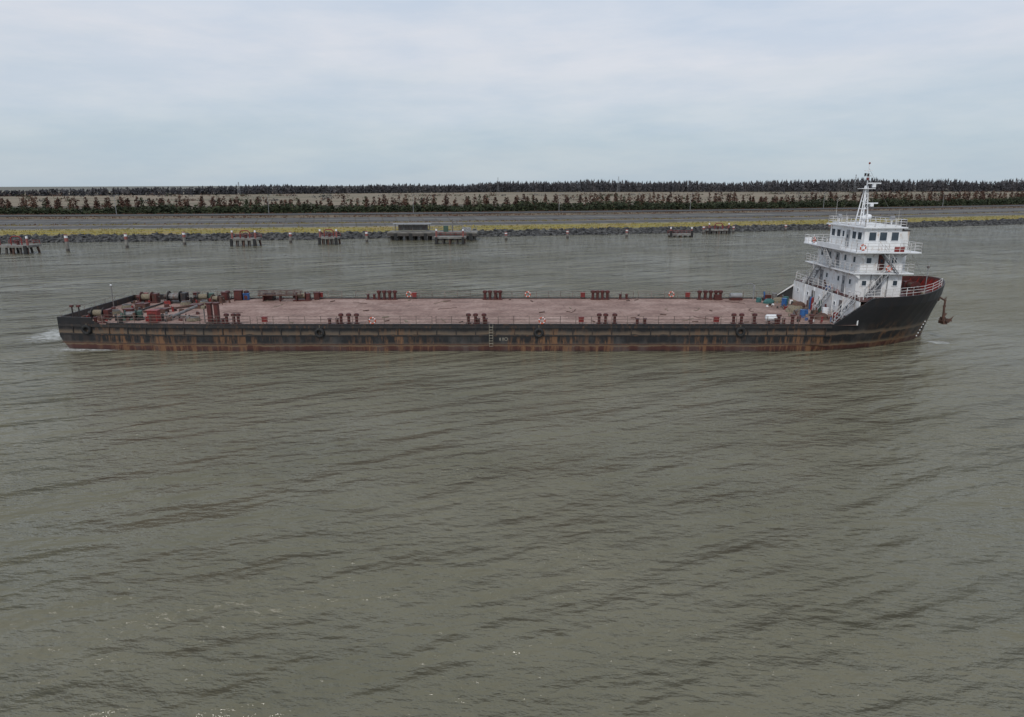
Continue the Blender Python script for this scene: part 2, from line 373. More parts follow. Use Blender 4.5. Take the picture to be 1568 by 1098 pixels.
# ---------------------------------------------------------------- piles / dolphins / pier
def pile(x,y,h):
    p=B('mooring_pile')
    p.cyl((x,y,-3),(x,y,.7),.42,'darkconcrete',seg=12); p.cyl((x,y,.7),(x,y,h*.62),.40,'concrete',seg=12)
    p.cyl((x,y,h*.62),(x,y,h*.84),.44,'pilepink',seg=12); p.cyl((x,y,h*.84),(x,y,h),.40,'whiteclean',seg=12)
    p.cyl((x,y,h),(x,y,h+.18),.5,'pilepink',r1=.3,seg=12); p.obj()
for x,y,h in [(-112,173.6,4.0),(-102.1,182.8,3.7),(-91.5,192.9,3.4),(-63.9,199.5,3.0),(-42.4,201.8,3.0),(-1.8,209,2.3),(17.4,216.9,2.3),(36.8,222,2.3),(65.2,236,2.6),(77.3,242,2.2),(99.4,252,2.2),(118,258,2.2)]:
    pile(x,y,h)
def dolphin(x,y,wd=7.5,dp=4.5,z=1.5,arch=True):
    d=B('mooring_dolphin')
    d.box((x,y,z+.3),(wd,dp,.5),'concrete')
    for i in range(5):
        for s in (-1,1):
            px=x-wd*.42+wd*.21*i; d.cyl((px*1+ (px-x)*.15,y+s*dp*.5,-3),(px,y+s*dp*.36,z+.06),.27,'rustbrown' if (i+s)%2 else 'darkconcrete',seg=10)
    for s in (-1,1):
        d.cyl((x+s*wd*.42,y-dp*.3,z+.5),(x+s*wd*.42,y-dp*.3,z+2.2),.26,'pilepink',seg=10)
        d.cyl((x+s*wd*.42,y-dp*.3,z+2.2),(x+s*wd*.42,y-dp*.3,z+2.7),.26,'whiteclean',seg=10)
        d.box((x+s*wd*.42,y-dp*.52,.9),(.7,.4,2.2),'rubber')
    if arch:
        a=[(x-1.3,y-.5,z+.5),(x-1.3,y-.5,z+2.1),(x-.8,y-.5,z+2.6),(x+.8,y-.5,z+2.6),(x+1.3,y-.5,z+2.1),(x+1.3,y-.5,z+.5)]
        d.tube(a,.14,'brightred'); d.cyl((x,y,z+.5),(x,y,z+1.4),.35,'red',seg=12); d.cyl((x,y,z+1.4),(x,y,z+1.55),.5,'red',seg=12)
    d.rail([(x-wd*.48,y+dp*.45,z+.5),(x+wd*.48,y+dp*.45,z+.5)],h=1,sp=1.5,n=2,r=.05,k='brightred')
    d.obj()
dolphin(-73.4,190.6); dolphin(-51.6,195.5,5.5,4); dolphin(-121,169,8,5); dolphin(-17.6,197,9,4.5,1.5,False)
dolphin(54.5,224,8,3,.4,False); dolphin(71,239,8,3.5,.9,True)
P=B('river_pier')
P.box((-24,212,2.2),(27,8,.6),'concrete'); P.box((-24,207.9,1.75),(27,.35,.8),'darkconcrete')
for i in range(12):
    for s in (-3,0,3): P.cyl((-36.5+i*2.27,212+s,-3),(-36.5+i*2.27,212+s,1.95),.33,'darkconcrete',seg=8)
for i in range(6): P.box((-35+i*4.5,207.6,1.2),(.9,.4,2.0),'rubber')
P.rail([(-37,215.6,2.5),(-11,215.6,2.5)],h=1.1,sp=2,n=2,r=.05,k='smokegrey')
for i in range(5):
    P.box((-35.5+i*2.6,211,3.6),(.2,.2,2.2),'steel')
P.box((-30.3,211,4.8),(11.5,3,.2),'smokegrey'); P.box((-30.3,212.5,3.6),(9,.3,1.6),'steel')
P.box((-20,209.8,3.4),(1.4,1.2,1.8),'green'); P.cyl((-18,210,2.5),(-18,210,6.2),.2,'steel'); P.tube([(-18,210,6),(-15,209,4.4),(-13,208,3.1)],.12,'steel')
P.box((-14,211,3.1),(2.4,1.6,1.2),'smokegrey')
yv=yb(-14)+6
P.box((-14,(216+yv)/2,2.3),(3,yv-216,.45),'concrete')
P.rail([(-15.4,216,2.5),(-15.4,yv,2.5)],h=1.1,sp=2,n=2,r=.05,k='yellow'); P.rail([(-12.6,216,2.5),(-12.6,yv,2.5)],h=1.1,sp=2,n=2,r=.05,k='yellow')
P.obj()
def lamp(x,d,h=8):
    y=yb(x)+d; l=B('street_lamp'); z=gz(d)
    l.cyl((x,y,z),(x,y,z+h),.11,'smokegrey',r1=.06,seg=8); l.tube([(x,y,z+h),(x+1,y,z+h+.3)],.05,'smokegrey'); l.box((x+1.3,y,z+h+.3),(.8,.25,.12),'smokegrey'); l.obj()
for x in (-150,-95,-40,20,80,150,225): lamp(x,66,7)
def pylon(x,y,h):
    l=B('power_pylon'); z=4.5
    for s,t in((-1,-1),(1,-1),(1,1),(-1,1)): l.cyl((x+s*1.6,y+t*1.6,z),(x+s*.2,y+t*.2,z+h),.14,'smokegrey',seg=4)
    for q in (.72,.84,.95): l.box((x,y,z+h*q),(h*.26*(1.3-q),.3,.3),'smokegrey')
    for q in (.2,.4,.6): l.box((x,y,z+h*q),(3.2*(1-q),3.2*(1-q),.15),'smokegrey')
    l.obj()
for x,y,h in((-330,850,15),(-20,1000,22),(160,1060,24),(560,1150,28),(-520,690,12)): pylon(x,y,h)

# ================================================================ SHIP
ship=empty('deck_cargo_ship')
YC=75.4; HB=8.4; DZ=2.65; XS=-46.2
def hb(x): return HB-(1.2*((-28-x)/18.4)**2 if x<-28 else 0)
def ztop(x):
    if x<-42.8: return 3.3
    if x<-41.6: return 2.65+.65*(-41.6-x)/1.2
    if x<31.8: return DZ
    if x<35.2:
        t=(x-31.8)/3.4; return DZ+2.7*(t*t*(3-2*t))
    if x<42: return 5.35+.15*(x-35.2)/6.8
    return 5.5+.85*min(1,(x-42)/5)**1.3
def x0(z): return 27+7*max(0,min(1,z/5))
def xst(z): return 46.1+1.0*max(0,min(1,z/6.3)) if z>0 else 46.1+z*.8
def xaft(z): return XS if z>1.2 else (XS+.9*(1.2-z)/1.2 if z>0 else XS+.9+3.5*(-z))
def section(st,z,off=0):
    kind,v=st
    if kind=='a':
        x=xaft(z)+(26-xaft(z))*v; return x,hb(x)-off
    a=math.radians(v); xx0=x0(z); x=xx0+(xst(z)-off-xx0)*math.sin(a)
    ex=1.05+.45*(1-max(0,min(1,z/5)))
    return x,(HB-off)*max(0,math.cos(a))**ex
sts=[('a',v) for v in (0,.02,.045,.047,.064,.08,.1,.13,.16,.2,.25,.3,.4,.5,.6,.7,.8,.9,1)]+[('b',v) for v in (0,5,8,12,16,20,26,32,38,44,50,56,62,68,74,79,83,86,88,90)]
H_=B('hull')
LV=[-1.2,0,.45,.9,1.4,1.9,2.3,2.6]
for sgn in (-1,1):
    vs=[];nl=len(LV)+3
    for st in sts:
        for z in LV:
            x,bb=section(st,z); vs.append((x,YC+sgn*bb,z))
        xz,_=section(st,DZ); zt=ztop(xz)
        for it in range(2): x_,_=section(st,zt); zt=ztop(x_)
        for q in (1/3,2/3,1):
            z=2.6+(zt-2.6)*q; x,bb=section(st,z); vs.append((x,YC+sgn*bb,z))
    fs=[]
    for i in range(len(sts)-1):
        for j in range(nl-1):
            f=(i*nl+j,(i+1)*nl+j,(i+1)*nl+j+1,i*nl+j+1); fs.append(f if sgn<0 else f[::-1])
    H_.add(vs,fs,'hull')
vs=[]
for z in LV+[2.65,3.3]:
    vs+=[(xaft(z),YC-hb(xaft(z)),z),(xaft(z),YC+hb(xaft(z)),z)]
H_.add(vs,[(2*i,2*i+2,2*i+3,2*i+1) for i in range(len(vs)//2-1)],'hull')
H_.obj(ship)
I=B('bulwark')
bst=[s for s in sts if s[0]=='b']
for sgn in (-1,1):
    vs=[]
    for st in bst:
        zt=DZ
        for it in range(4): x_,_=section(st,zt); zt=ztop(x_)
        if x_<34.6: zb=DZ-.02
        else: zb=4.9
        xo,bo=section(st,zt); xi,bi=section(st,zt,.16); xb,bb=section(st,zb,.16)
        vs.append(((xo,YC+sgn*bo,zt+.004),(xi,YC+sgn*bi,zt+.004),(xb,YC+sgn*max(0,bb),zb)))
    for a,b2 in zip(vs,vs[1:]):
        I.add([a[0],b2[0],b2[1],a[1]],[(0,1,2,3)],'black')
        I.add([a[1],b2[1],b2[2],a[2]],[(0,1,2,3)],'white' if a[0][0]<36 else 'red')
for sgn in (-1,1):
    for st in bst[9:-1]:
        xt,bt=section(st,6.0,.2); xb,bb2=section(st,4.9,.9)
        zt=ztop(xt)-.05
        xw,bw=section(st,4.9,.2)
        if xt>41.5: I.add([(xt,YC+sgn*bt,zt),(xw,YC+sgn*bw,5.0),(xb,YC+sgn*bb2,5.0)],[(0,1,2)],'brightred')
for sgn in (-1,1):
    I.beam((XS+.1,YC+sgn*(hb(XS)-.12),2.98),(-42.5,YC+sgn*(hb(-42.5)-.12),2.98),.18,.66,'black')
I.box((XS+.12,YC,2.98),(.2,2*hb(XS)-.5,.64),'black')
I.obj(ship)
D=B('main_deck')
dx=[XS+.2,-45,-43,-41,-39,-37,-35,-33,-31,-28,34.6]
pts=[(x,YC-hb(x)+.05,DZ) for x in dx]+[(x,YC+hb(x)-.05,DZ) for x in reversed(dx)]
D.add(pts,[tuple(range(len(pts)))],'deck')
D.obj(ship)
D=B('forecastle_deck'); vs=[]
for st in bst:
    x,bb=section(st,5.0,.16)
    if x>=34.5: vs.append((max(x,34.6),bb))
pts=[(34.6,YC-vs[0][1],5.0)]+[(x,YC-b_,5.0) for x,b_ in vs]+[(x,YC+b_,5.0) for x,b_ in reversed(vs)]+[(34.6,YC+vs[0][1],5.0)]
D.add(pts,[tuple(range(len(pts)))],'red')
D.box((34.66,YC,3.8),(.12,2*HB-.5,2.4),'white')
D.obj(ship)
E=B('rubbing_strakes')
ex=[XS+.2,-45,-43,-41,-39,-37,-35,-33,-31,-28,-20,-10,0,10,20,32]
for sgn in (-1,1):
    for a,b2 in zip(ex,ex[1:]):
        def pp(x,o,z): return (x,YC+sgn*(hb(x)+o),z)
        E.beam(pp(a,.05,2.5),pp(b2,.05,2.5),.14,.24,'black'); E.beam(pp(a,.03,1.62),pp(b2,.03,1.62),.10,.12,'black')
        if a>=-42: E.beam(pp(a,-.12,2.73),pp(b2,-.12,2.73),.14,.14,'black')
        E.beam(pp(a,.02,.72),pp(b2,.02,.72),.07,.08,'rustbrown')
    for i in range(40): x=-44.6+i*1.95; E.box((x,YC+sgn*(hb(x)+.03),2.05),(.09,.07,.7),'black')
E.obj(ship)
Tt=B('tyre_fenders')
for u,z in((127,2.1),(490,1.95),(825,1.95),(1133,2.05)):
    x=(u-784)*.0655; yy=YC-hb(x); Tt.torus((x,yy-.2,z),(0,1,0),.36,.15,'rubber'); Tt.cyl((x,yy-.16,z+.35),(x,yy-.1,2.7),.03,'rope')
Tt.obj(ship)
L=B('pilot_ladder'); lx=(752-784)*.0655
for s in (-.18,.18): L.cyl((lx+s,YC-HB-.14,.5),(lx+s,YC-HB-.14,2.8),.018,'seaweed')
for i in range(8): L.box((lx,YC-HB-.15,.55+i*.28),(.4,.06,.035),'seaweed')
L.obj(ship)
L=B('load_marks')
for x in (.2,.5): L.box((x-1.4,YC-HB-.006,1.25),(.08,.006,.3),'seaweed')
L.torus((-.6,YC-HB-.01,1.25),(0,1,0),.16,.02,'seaweed',n=16,m_=4)
for i in range(6):
    z=.4+i*.33; xq,bq=section(('b',62),z); L.box((xq,YC-bq-.02,z),(.12,.05,.12),'whiteclean')
L.obj(ship)

Rl=B('deck_railing')
def railrun(xa,xb,sgn):
    pts=[]; n=max(1,int(abs(xb-xa)//5)) if xa<-27 else 1
    for i in range(n+1):
        x=xa+(xb-xa)*i/n; pts.append((x,YC+sgn*(hb(x)-.14),DZ))
    Rl.rail(pts,h=.92,sp=1.55,n=3,r=.024,k='rail',rp=.034)
railrun(-25.5,-8,-1); railrun(-7.6,9.5,-1); railrun(10,31.8,-1); railrun(-41.4,-26.2,-1)
railrun(-19.3,-2,1); railrun(-1.5,15,1); railrun(15.6,31.8,1); railrun(-41.4,-21,1)
Rl.rail([(XS+.2,YC-6.8,3.3),(XS+.2,YC+6.8,3.3)],h=.5,sp=2,n=1,r=.02,k='rail')
Rl.obj(ship)
def vent(bd,x,y,h=1.05,r=.15):
    bd.cyl((x,y,DZ),(x,y,DZ+.14),r*1.8,'red',seg=10); bd.cyl((x,y,DZ+.1),(x,y,DZ+h*.78),r,'red',seg=10)
    bd.cyl((x,y,DZ+h*.74),(x,y,DZ+h*.93),r*1.7,'red',seg=12); bd.cyl((x,y,DZ+h*.93),(x,y,DZ+h),r*1.7,'red',r1=r*.8,seg=12)
V=B('air_vents')
for u in (521,533,545,717,728,741,918,928,942,1125,1137,1157,345,356,363): vent(V,(u-784)*.0656,YC-hb((u-784)*.0656)+.75,1.12)
for u in (582,590,598,606,743,750.5,759,766,907,914,921.5,929,1069,1078,1086,1094,1101,353,366,381): vent(V,(u-784)*.0806,YC+hb((u-784)*.0806)-.8,1.15,.17)
V.obj(ship)
Bx=B('hose_boxes')
def hbox(u,t,y,k='brightred',w=.5,h=.5):
    x=(u-784)*t; 
    Bx.box((x,y,DZ+.45+h/2-.2),(w,.3,h),k)
    for s in (-.18,.18): Bx.cyl((x+s,y,DZ),(x+s,y,DZ+.3),.03,'red',seg=5)
    Bx.box((x,y,DZ+.45+h-.18),(w+.08,.38,.05),k)
for u in (405,890,1097): hbox(u,.0656,YC-HB+.45)
for u in (492,635,892,1052): hbox(u,.0806,YC+HB-.45)
Bx.obj(ship)
Lb=B('lifebuoys')
for u in (570,830): Lb.torus(((u-784)*.0652,YC-HB+.02,DZ+.5),(0,1,0),.3,.065,'orange',k2='whiteclean')
for u in (627,808,1027): Lb.torus(((u-784)*.081,YC+HB-.22,DZ+.55),(0,1,0),.3,.07,'orange',k2='whiteclean')
Lb.obj(ship)
Bo=B('mooring_bollards')
def bol(x,y,z=DZ,k='red'):
    Bo.box((x,y,z+.05),(1.3,.5,.1),k)
    for s in (-.38,.38): Bo.cyl((x+s,y,z+.1),(x+s,y,z+.55),.15,k,seg=12); Bo.cyl((x+s,y,z+.55),(x+s,y,z+.63),.2,k,seg=12)
for x in (-42,-29.5,-18,-3,13,27): bol(x,YC-hb(x)+.6); bol(x+.7,YC+hb(x)-.6)
Bo.obj(ship)
def winch(bd,x,y,z=DZ,s=1,k='red',kr='rope',rz=0,kg=None):
    c=math.cos(rz); q=math.sin(rz)
    def P_(a,b2,h): return (x+(a*c-b2*q)*s,y+(a*q+b2*c)*s,z+h*s)
    bd.box(P_(0,0,.08),(2.3*s,1.1*s,.16*s),k,rz)
    bd.cyl(P_(-.7,0,.62),P_(.35,0,.62),.34*s,kr,seg=14)
    for a in (-.75,.38,): bd.cyl(P_(a,0,.62),P_(a+.07,0,.62),.55*s,k,seg=16)
    bd.cyl(P_(-1.2,0,.62),P_(1.2,0,.62),.07*s,'steel',seg=8); bd.cyl(P_(-1.2,0,.62),P_(-.95,0,.62),.22*s,k,seg=10)
    bd.box(P_(.8,0,.55),(.5*s,.8*s,.9*s),kg or k,rz)
    for a in (-.85,.6): bd.box(P_(a,0,.35),(.1*s,.7*s,.6*s),k,rz)
Wn=B('stern_winches')
winch(Wn,-43.4,YC+5.4,s=1.1); winch(Wn,-40.0,YC+5.3,s=1.2,kr='steel',k='black'); winch(Wn,-43.2,YC-4.8,s=1.0,k='black',kg='red'); winch(Wn,-37,YC+6.0,s=1.,k='black',rz=.2,kg='green')
winch(Wn,-25.5,YC+6.9,s=.9,rz=.1,kr='rope'); winch(Wn,-39.6,YC-5.3,s=.9,k='green',rz=.3,kr='steel'); winch(Wn,-35.2,YC+5.4,s=.8,k='rustbrown',rz=-.3)
Wn.obj(ship,.02)
St=B('stern_deck_gear')
def locker(x,y,w_,d_,h,k,z=DZ):
    St.box((x,y,z+h/2+.06),(w_,d_,h),k); St.box((x,y,z+h+.1),(w_+.12,d_+.12,.07),k); St.box((x,y,z+.03),(w_*.8,d_*.8,.08),'black'); St.box((x,y-d_/2-.012,z+h*.5),(w_*.7,.02,h*.7),'red')
locker(-36.6,YC-6.7,1.0,.8,1.15,'brightred')
for x in (-30.7,-30.0): 
    St.box((x,YC-7.0,DZ+1.0),(.42,.42,2.0),'red'); St.box((x,YC-7.0,DZ+2.02),(.6,.55,.14),'red'); St.box((x,YC-7.0,DZ+.06),(.7,.7,.12),'black')
St.cyl((-31.3,YC-7,DZ),(-31.3,YC-7,DZ+1.6),.06,'steel'); St.box((-31.3,YC-7,DZ+1.6),(.4,.4,.3),'rope')
locker(-33.3,YC+7.1,.9,.7,1.1,'red'); locker(-32.4,YC+7.2,.6,.5,.7,'blue'); locker(-34.9,YC+7.0,.7,.6,.9,'red')
locker(-29.6,YC+7.2,1.3,.6,.7,'black'); locker(-23.9,YC+7.5,.6,.5,.8,'red')
locker(-44.2,YC+6.2,.6,.5,.9,'brightred'); locker(-41.3,YC-2.8,.9,.7,.6,'red'); locker(-38.2,YC+6.6,.6,.5,.9,'red')
St.box((-28,YC+6.4,DZ+.75),(5.2,.7,.1),'rustbrown',.05)
for s in (-.33,.33): St.rail([(-30.5,YC+6.3+s,DZ+.78),(-25.5,YC+6.55+s,DZ+.78)],h=.5,sp=.8,n=2,r=.03,k='red')
for a in (-30,-28,-26): St.box((a,YC+6.4,DZ+.36),(.12,.6,.7),'red')
St.cyl((-35.6,YC-5.6,DZ+.25),(-34.2,YC-2.2,DZ+.9),.16,'steel'); St.cyl((-37.5,YC-3.8,DZ+.2),(-33.8,YC-4.6,DZ+.22),.1,'steel')
St.cyl((-40.5,YC-1.5,DZ+.15),(-36.5,YC+2.5,DZ+.15),.11,'rustbrown'); St.cyl((-41.5,YC-3,DZ+.12),(-41.2,YC+4.5,DZ+.12),.09,'black')
for cx,cy,rr in((-43.4,YC-2,.7),(-38.3,YC+3.9,.6),(-33,YC-5.8,.65),(-36.2,YC+4.0,.55),(-40.6,YC-5,.5),(-44,YC+1.7,.6)):
    for q in range(4): St.torus((cx,cy,DZ+.07+q*.1),(0,0,1),rr-(q*.06),.06,'rope' if q<3 else 'steel',n=20,m_=5)
for i in range(110):
    x=R.uniform(-45.2,-33.5); y=R.choice([R.uniform(YC-6.4,YC-4.4),R.uniform(YC+3.8,YC+6.4),R.uniform(YC-6,YC+6)]); s=R.uniform(.12,.42)
    k=R.choice(['red','black','steel','rustbrown','black','black','brightred','red','rustbrown'])
    if R.random()<.5: St.box((x,y,DZ+s*.5),(s*R.uniform(.7,2),s,s),k,R.uniform(0,3),taper=R.uniform(.7,1))
    else: St.cyl((x,y,DZ),(x,y,DZ+s*R.uniform(1,2.2)),s*.35,k,seg=9)
for x,y in((-42.5,YC+2.2),(-38.6,YC-1.2),(-36,YC+1.6)):
    St.box((x,y,DZ+.2),(1.2,1.0,.4),'rustbrown'); St.box((x,y,DZ+.43),(1.3,1.1,.06),'red'); St.torus((x,y,DZ+.5),(0,0,1),.18,.03,'steel',n=12,m_=4)
St.cyl((-45.4,YC+1.5,DZ),(-45.4,YC+1.5,DZ+2.6),.05,'steel'); St.box((-45.4,YC+1.5,DZ+2.3),(.5,.05,.05),'steel'); St.ball((-45.4,YC+1.5,DZ+2.65),.1,'whiteclean')
for x in (-45.0,-44.3): St.cyl((x,YC-6.5,DZ),(x,YC-6.5,DZ+1.6),.07,'black'); St.box((x,YC-6.5,DZ+1.65),(.3,.3,.2),'red')
St.cyl((-39.9,YC-7.1,DZ),(-39.9,YC-7.1,DZ+.7),.28,'black')
St.tube([(XS,YC-6,2.2),(XS-.7,YC-6,1.6),(XS,YC-6,.9)],.09,'rustbrown'); St.tube([(XS,YC-4.4,2.2),(XS-.6,YC-4.4,1.6),(XS,YC-4.4,.9)],.09,'rustbrown')
St.obj(ship,.015)

Md=B('deck_hoses')
for i in range(14):
    x=R.uniform(-30,28); y=YC+R.uniform(-6.5,6.5); pts=[]; a=R.uniform(0,6)
    for q in range(9):
        pts.append((x,y,DZ+.03)); a+=R.uniform(-.7,.7); x+=math.cos(a)*.3; y+=math.sin(a)*.3
    Md.tube(pts,.025,R.choice(['rope','rustbrown']),5)
for i in range(26):
    x=R.uniform(-32,30); y=YC+R.choice([R.uniform(-7.3,-6),R.uniform(6,7.3),R.uniform(-7,7)]); Md.box((x,y,DZ+.05),(R.uniform(.2,1.0),R.uniform(.1,.2),.07),R.choice(['rustbrown','rope','rustbrown']),R.uniform(0,3))
Md.obj(ship)

Cl=B('deck_stores')
def drum(x,y,k,z=DZ,h=.9,r=.3):
    Cl.cyl((x,y,z),(x,y,z+h),r,k,seg=14)
    for q in (.02,.35,.68,.97): Cl.torus((x,y,z+h*q),(0,0,1),r,.025,k,n=14,m_=4)
drum(31.6,YC+3.0,'blue'); drum(32.2,YC+4.1,'teal'); drum(30.9,YC-3.9,'blue',h=.8); drum(33.6,YC-3.2,'whiteclean'); drum(33.4,YC-6.2,'brightred')
drum(31.9,YC+6.9,'steel'); drum(29.6,YC+5.7,'teal',h=.5)
for x,y,k in((33.7,YC+.4,'brightred'),(33.7,YC+.8,'blue'),(33.7,YC+1.2,'steel'),(33.7,YC-1.6,'green')):
    Cl.cyl((x,y,DZ),(x,y,DZ+1.3),.14,k,seg=10); Cl.ball((x,y,DZ+1.3),.14,k)
for x,y,s,k in((32.4,YC-5.0,.7,'rustbrown'),(30.5,YC+4.9,.6,'teal'),(31.2,YC-.8,.8,'rope'),(33,YC+2.3,.7,'rustbrown'),(32.0,YC+5.6,.7,'rope')):
    Cl.ball((x,y,DZ+.1),s,k,seg=12,rings=7,sc=(1.1,.9,.75),jit=.25)
for i in range(95):
    x=R.uniform(29.4,34.3) if R.random()<.8 else R.uniform(34.9,35.4); z=DZ if x<34.5 else 5.0
    y=YC+R.uniform(-7.2,7.4); s=R.uniform(.12,.45)
    k=R.choice(['red','black','steel','rustbrown','rope','white','blue','black','brightred','smokegrey','rustbrown','steel'])
    if R.random()<.6: Cl.box((x,y,z+s*.5),(s*R.uniform(.7,1.8),s,s*R.uniform(.6,1.6)),k,R.uniform(0,3),taper=R.uniform(.6,1))
    else: Cl.cyl((x,y,z),(x+R.uniform(-.3,.3),y+R.uniform(-.3,.3),z+s*R.uniform(1,3)),s*.25,k,seg=8)
xx=(1183-784)*.0662; Cl.cyl((xx-.6,YC-HB+1.0,DZ+.6),(xx+.6,YC-HB+1.0,DZ+.6),.34,'whiteclean',seg=16); Cl.ball((xx-.6,YC-HB+1.0,DZ+.6),.34,'whiteclean',10,8,(.5,1,1)); Cl.ball((xx+.6,YC-HB+1,DZ+.6),.34,'whiteclean',10,8,(.5,1,1))
for s in (-.4,.4): Cl.box((xx+s,YC-HB+1.0,DZ+.15),(.12,.6,.3),'red')
Cl.cyl((26.6,YC+7.2,DZ+.55),(28.0,YC+7.2,DZ+.55),.3,'smokegrey',seg=14); Cl.box((27.3,YC+7.2,DZ+.15),(1.4,.5,.3),'red')
Cl.cyl((29.6,YC+7.6,DZ),(29.6,YC+7.6,DZ+1.7),.08,'smokegrey'); Cl.tube([(29.6,YC+7.6,DZ+1.7),(29.2,YC+7.6,DZ+2.0),(28.6,YC+7.6,DZ+1.9)],.06,'smokegrey')
for s in (25.1,31.2): Cl.box((s,YC+7.3,DZ+.35),(.8,.5,.6),'red')
for s in (26.9,28.3,30.2): Cl.cyl((s,YC-HB+.7,DZ),(s,YC-HB+.7,DZ+.95),.16,'red',seg=10); Cl.cyl((s,YC-HB+.7,DZ+.8),(s,YC-HB+.7,DZ+1.0),.26,'red',seg=12)
Cl.obj(ship)

# ---- deckhouse
Hs=B('superstructure')
def win(bd,face,c,w_,h,fr=.07,k='glass'):
    x,y,z=c
    if face=='x':
        bd.box((x-.02,y,z),(.05,w_,h),k)
        for s in (-1,1): bd.box((x-.035,y+s*(w_/2+fr/2),z),(.08,fr,h+2*fr),'whiteclean'); bd.box((x-.035,y,z+s*(h/2+fr/2)),(.08,w_,fr),'whiteclean')
    else:
        bd.box((x,y-.02,z),(w_,.05,h),k)
        for s in (-1,1): bd.box((x+s*(w_/2+fr/2),y-.035,z),(fr,.08,h+2*fr),'whiteclean'); bd.box((x,y-.035,z+s*(h/2+fr/2)),(w_,.08,fr),'whiteclean')
def door(bd,face,c,w_=.7,h=1.7,k='smokegrey'):
    x,y,z=c
    if face=='x': bd.box((x-.03,y,z+h/2+.15),(.07,w_,h),k); bd.box((x-.06,y,z+h*.7),(.03,w_*.4,.35),'glass'); bd.box((x-.08,y+w_*.35,z+h*.5),(.05,.05,.2),'steel')
    else: bd.box((x,y-.03,z+h/2+.15),(w_,.07,h),k); bd.box((x,y-.06,z+h*.7),(w_*.4,.03,.35),'glass'); bd.box((x+w_*.35,y-.08,z+h*.5),(.05,.05,.2),'steel')
Y0,Y1=70.2,80.6; XA=35.5; XB=40.2
Hs.box(((XA+XB)/2,(Y0+Y1)/2,6.22),(XB-XA,Y1-Y0,2.44),'white')
Hs.box(((XA+XB)/2,(Y0+Y1)/2,7.50),(XB-XA+1.4,Y1-Y0+1.5,.12),'whiteclean')
Hs.box(((XA+XB)/2+.1,(Y0+Y1)/2,8.58),(XB-XA-.4,Y1-Y0-.3,2.04),'white')
Hs.box(((XA+XB)/2,(Y0+Y1)/2,9.66),(XB-XA+1.9,Y1-Y0+2.3,.13),'whiteclean')
bx0,bx1,by0,by1=36.2,40.0,71.0,78.8
Hs.box(((bx0+bx1)/2,(by0+by1)/2,10.85),(bx1-bx0,by1-by0,2.25),'white')
Hs.box(((bx0+bx1)/2,(by0+by1)/2,12.04),(bx1-bx0+.7,by1-by0+.8,.13),'whiteclean')
Hs.box(((bx0+bx1)/2,(by0+by1)/2,12.18),(bx1-bx0-.2,by1-by0-.2,.15),'white')
for y in (71.9,73.1,76.6,77.9): win(Hs,'x',(bx0,y,11.15),.85,.75)
win(Hs,'x',(bx0,75.5,11.15),.5,.6); door(Hs,'x',(bx0,74.5,9.72),.7,1.75,'smokegrey')
for x in (37.0,38.1,39.3): win(Hs,'y',(x,by0,11.15),.72,.85)
for y in (71.6,73.6,77.2,79.2): win(Hs,'x',(XA+.3,y,8.75),.5,.6)
door(Hs,'x',(XA+.3,75.4,7.56)); 
for x in (36.6,39.2): win(Hs,'y',(x,Y0+.15,8.75),.5,.55)
door(Hs,'y',(37.9,Y0+.15,7.56),.65,1.65,'red')
for y in (71.4,74,76.8,79.4): win(Hs,'x',(XA,y,6.45),.45,.5)
door(Hs,'x',(XA,72.8,5.0),.7,1.75,'smokegrey'); door(Hs,'x',(XA,78.2,5.0),.7,1.75,'smokegrey')
for x in (36.3,39.5): win(Hs,'y',(x,Y0,6.45),.45,.5)
door(Hs,'y',(37.8,Y0,5.0),.7,1.75,'smokegrey')
for y in (69.6,72.4,76.2,79.2,82): win(Hs,'x',(34.6,y,4.0),.35,.35)
for y in (71,77.8): door(Hs,'x',(34.6,y,2.65),.75,1.75,'steel')
for y in (70.6,72.9,75.2,77.6,80.1): Hs.box((34.56,y,3.85),(.08,.08,2.2),'white')
for y in [69.6+i*1.6 for i in range(8)]:
    Hs.add([(XA,y,7.44),(XA-.65,y,7.44),(XA,y,6.95)],[(0,1,2)],'white'); Hs.add([(XA+.3,y,9.59),(XA-.9,y,9.59),(XA+.3,y,9.0)],[(0,1,2)],'white')
for x in (35.9,37,38.1,39.2,40): Hs.add([(x,Y0+.15,9.59),(x,Y0-1.05,9.59),(x,Y0+.15,9.1)],[(0,1,2)],'white')
for y in (72.3,78.6): Hs.cyl((XA-.08,y,5),(XA-.08,y,7.4),.05,'white')
for x in (36.95,38.7): Hs.cyl((x,Y0-.08,5),(x,Y0-.08,7.4),.05,'smokegrey')
Hs.box((35.0,Y1+1.05,10.0),(.8,.06,.6),'whiteclean'); Hs.box((38.9,Y0-1.08,10.0),(1.0,.05,.5),'brightred')
Hs.box((XA-.93,75.4,9.95),(.03,5.5,.42),'whiteclean')
Hs.obj(ship,.02)
Hr=B('superstructure_railings')
def ring(x0_,x1_,y0_,y1_,z,k='railwhite',h=.9):
    Hr.rail([(x0_,y1_,z),(x0_,y0_,z),(x1_,y0_,z),(x1_,y1_,z),(x0_,y1_,z)],h=h,sp=1.1,n=3,r=.024,k=k,rp=.035)
ring(XA-.65,XB+.65,Y0-.7,Y1+.7,7.56); ring(XA-.9,XB+.9,Y0-1.1,Y1+1.1,9.72); ring(bx0-.2,bx1+.2,by0-.25,by1+.25,12.12,h=.75)
for sgn in (-1,1):
    pts=[(34.9,YC+sgn*8.2,5.2)]
    for a in (14,22,30,38,46,54,60):
        x,bb=section(('b',a),5.3,.1); 
        if x>35.3: pts.append((x,YC+sgn*bb,ztop(x)))
    Hr.rail(pts,h=.85,sp=1.1,n=3,r=.026,k='railwhite',rp=.035)
